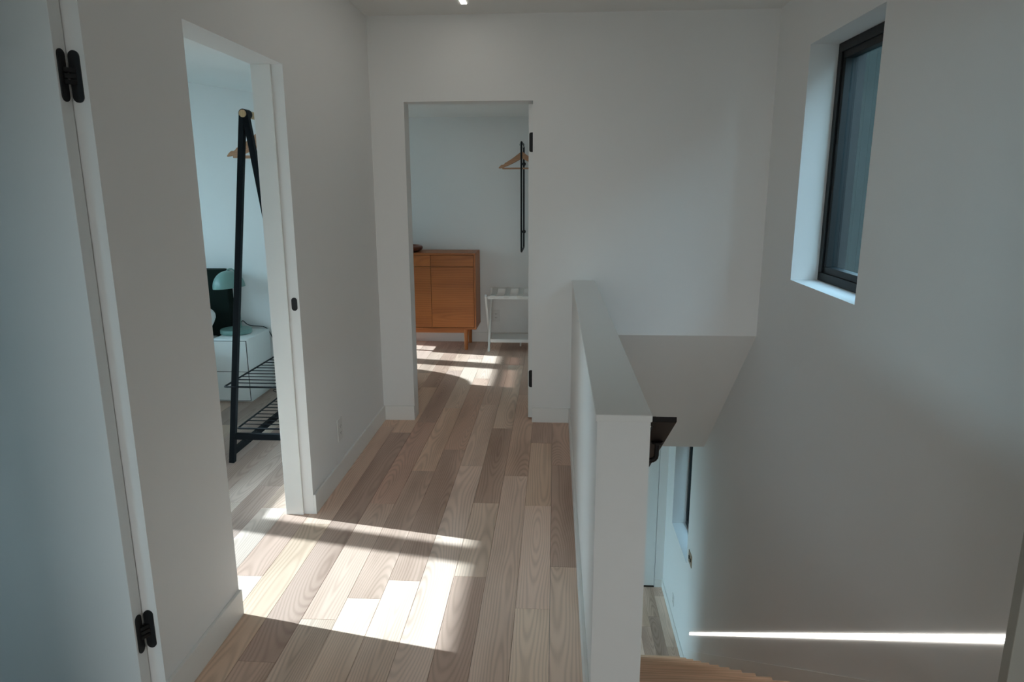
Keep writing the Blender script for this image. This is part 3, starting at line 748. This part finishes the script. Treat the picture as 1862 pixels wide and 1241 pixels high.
# ------------------------------------------------------------------ luggage rack
lg = thing('luggage_rack', (-.34, 6.58, 0), 'white folding luggage rack with webbing straps and shelf in the far room', 'luggage rack')
LX0, LX1 = -.655, -.035
b = new_bm(); box(b, LX0+.028, LX1-.028, 6.388, 6.412, .514, .543); obj('front_rail', b, M_WHITEWOOD, lg, bev=.002)
b = new_bm(); box(b, LX0+.028, LX1-.028, 6.735, 6.760, .520, .566); obj('rear_rail', b, M_WHITEWOOD, lg, bev=.002)
UX = Vector((1, 0, 0))
for x in (LX0+.0105, LX1-.0105):
    b = new_bm(); sweep_box(b, (x, 6.392, .548), (x, 6.752, 0.001), .028, .020, UX); obj('outer_leg', b, M_WHITEWOOD, lg, bev=.0025)
for x in (LX0+.0335, LX1-.0335):
    b = new_bm(); sweep_box(b, (x, 6.752, .566), (x, 6.392, 0.001), .028, .020, UX); obj('inner_leg', b, M_WHITEWOOD, lg, bev=.0025)
for k in range(5):
    x = -.580 + k*.1285
    b = new_bm(); prism(b, [(6.386, .522), (6.386, .546), (6.414, .546), (6.58, .530), (6.733, .558), (6.733, .569), (6.762, .569), (6.762, .55), (6.765, .55), (6.765, .572), (6.730, .572), (6.58, .534), (6.414, .549), (6.383, .549), (6.383, .522)], 'x', x-.025, x+.025); obj('strap', b, M_STRAP, lg)
b = new_bm(); box(b, LX0+.048, LX1-.048, 6.435, 6.720, .094, .112); obj('shelf', b, M_WHITEWOOD, lg, bev=.002)
b = new_bm(); box(b, LX0+.048, LX1-.048, 6.418, 6.435, .088, .120); obj('shelf_lip', b, M_WHITEWOOD, lg, bev=.001)
b = new_bm(); sweep_box(b, (-.322, 6.62, .094), (-.330, 6.66, .0), .022, .016, UX); obj('shelf_foot', b, M_WHITEWOOD, lg, bev=.001)

# ------------------------------------------------------------------ wall clothes rail in the far room
wr = thing('wall_clothes_rail', (-.3035, YF, 1.4), 'tall black tube clothes rail standing off the far room wall', 'clothes rail')
RX, ra = -.3035, .0085
zt0, zb0, yf0, yb0 = 1.938, .968, 6.30, 6.795
def corner_loop(c):
    r = .03; out = []
    for (y, z, a0) in ((yf0+r, zb0+r, PI), (yb0-r, zb0+r, 1.5*PI), (yb0-r, zt0-r, 0), (yf0+r, zt0-r, .5*PI)):
        for i in range(6): a = a0 + PI/2*i/5; out.append((RX, y + r*math.cos(a), z + r*math.sin(a)))
    return out + [out[0]]
b = new_bm(); tube(b, corner_loop(0), ra, 12); obj('frame', b, M_BLACK, wr, smooth=True)
for z in (1.765, 1.118):
    b = new_bm(); cyl(b, (RX, yb0, z), (RX, YF, z), .009, 14); f_ = obj('standoff', b, M_BLACK, wr, smooth=True)
    b = new_bm(); cyl(b, (RX, YF-.008, z), (RX, YF, z), .018, 20); obj('wall_flange', b, M_BLACK, f_, smooth=True)

# ------------------------------------------------------------------ unseen round-backed chair, added and shaped to throw the curved shadow
ch = thing('shadow_chair', (-2.95, 5.78, 0), 'grey round-backed chair added outside the frame to throw a curved shadow', 'chair')
pts = []
for i in range(33):
    a = -PI*.16 + PI*1.32*i/32; pts.append((5.74 + .365*math.cos(a), .70 + .375*math.sin(a)))
b = new_bm(); prism(b, pts, 'x', -2.98, -2.90); obj('backrest', b, M_CHAIR, ch, bev=.015, smooth=True)
b = new_bm(); box(b, -3.50, -2.90, 5.44, 6.06, .26, .44); obj('seat', b, M_CHAIR, ch, bev=.04, smooth=True)
b = new_bm(); box(b, -2.975, -2.905, 5.60, 5.88, .42, .58); obj('back_support', b, M_CHAIR, ch)
for x in (-3.42, -2.97):
    for y in (5.52, 5.98):
        b = new_bm(); cyl(b, (x, y, 0), (x, y, .27), .016, 12, r1=.022); obj('leg', b, M_TEAKV, ch, smooth=True)
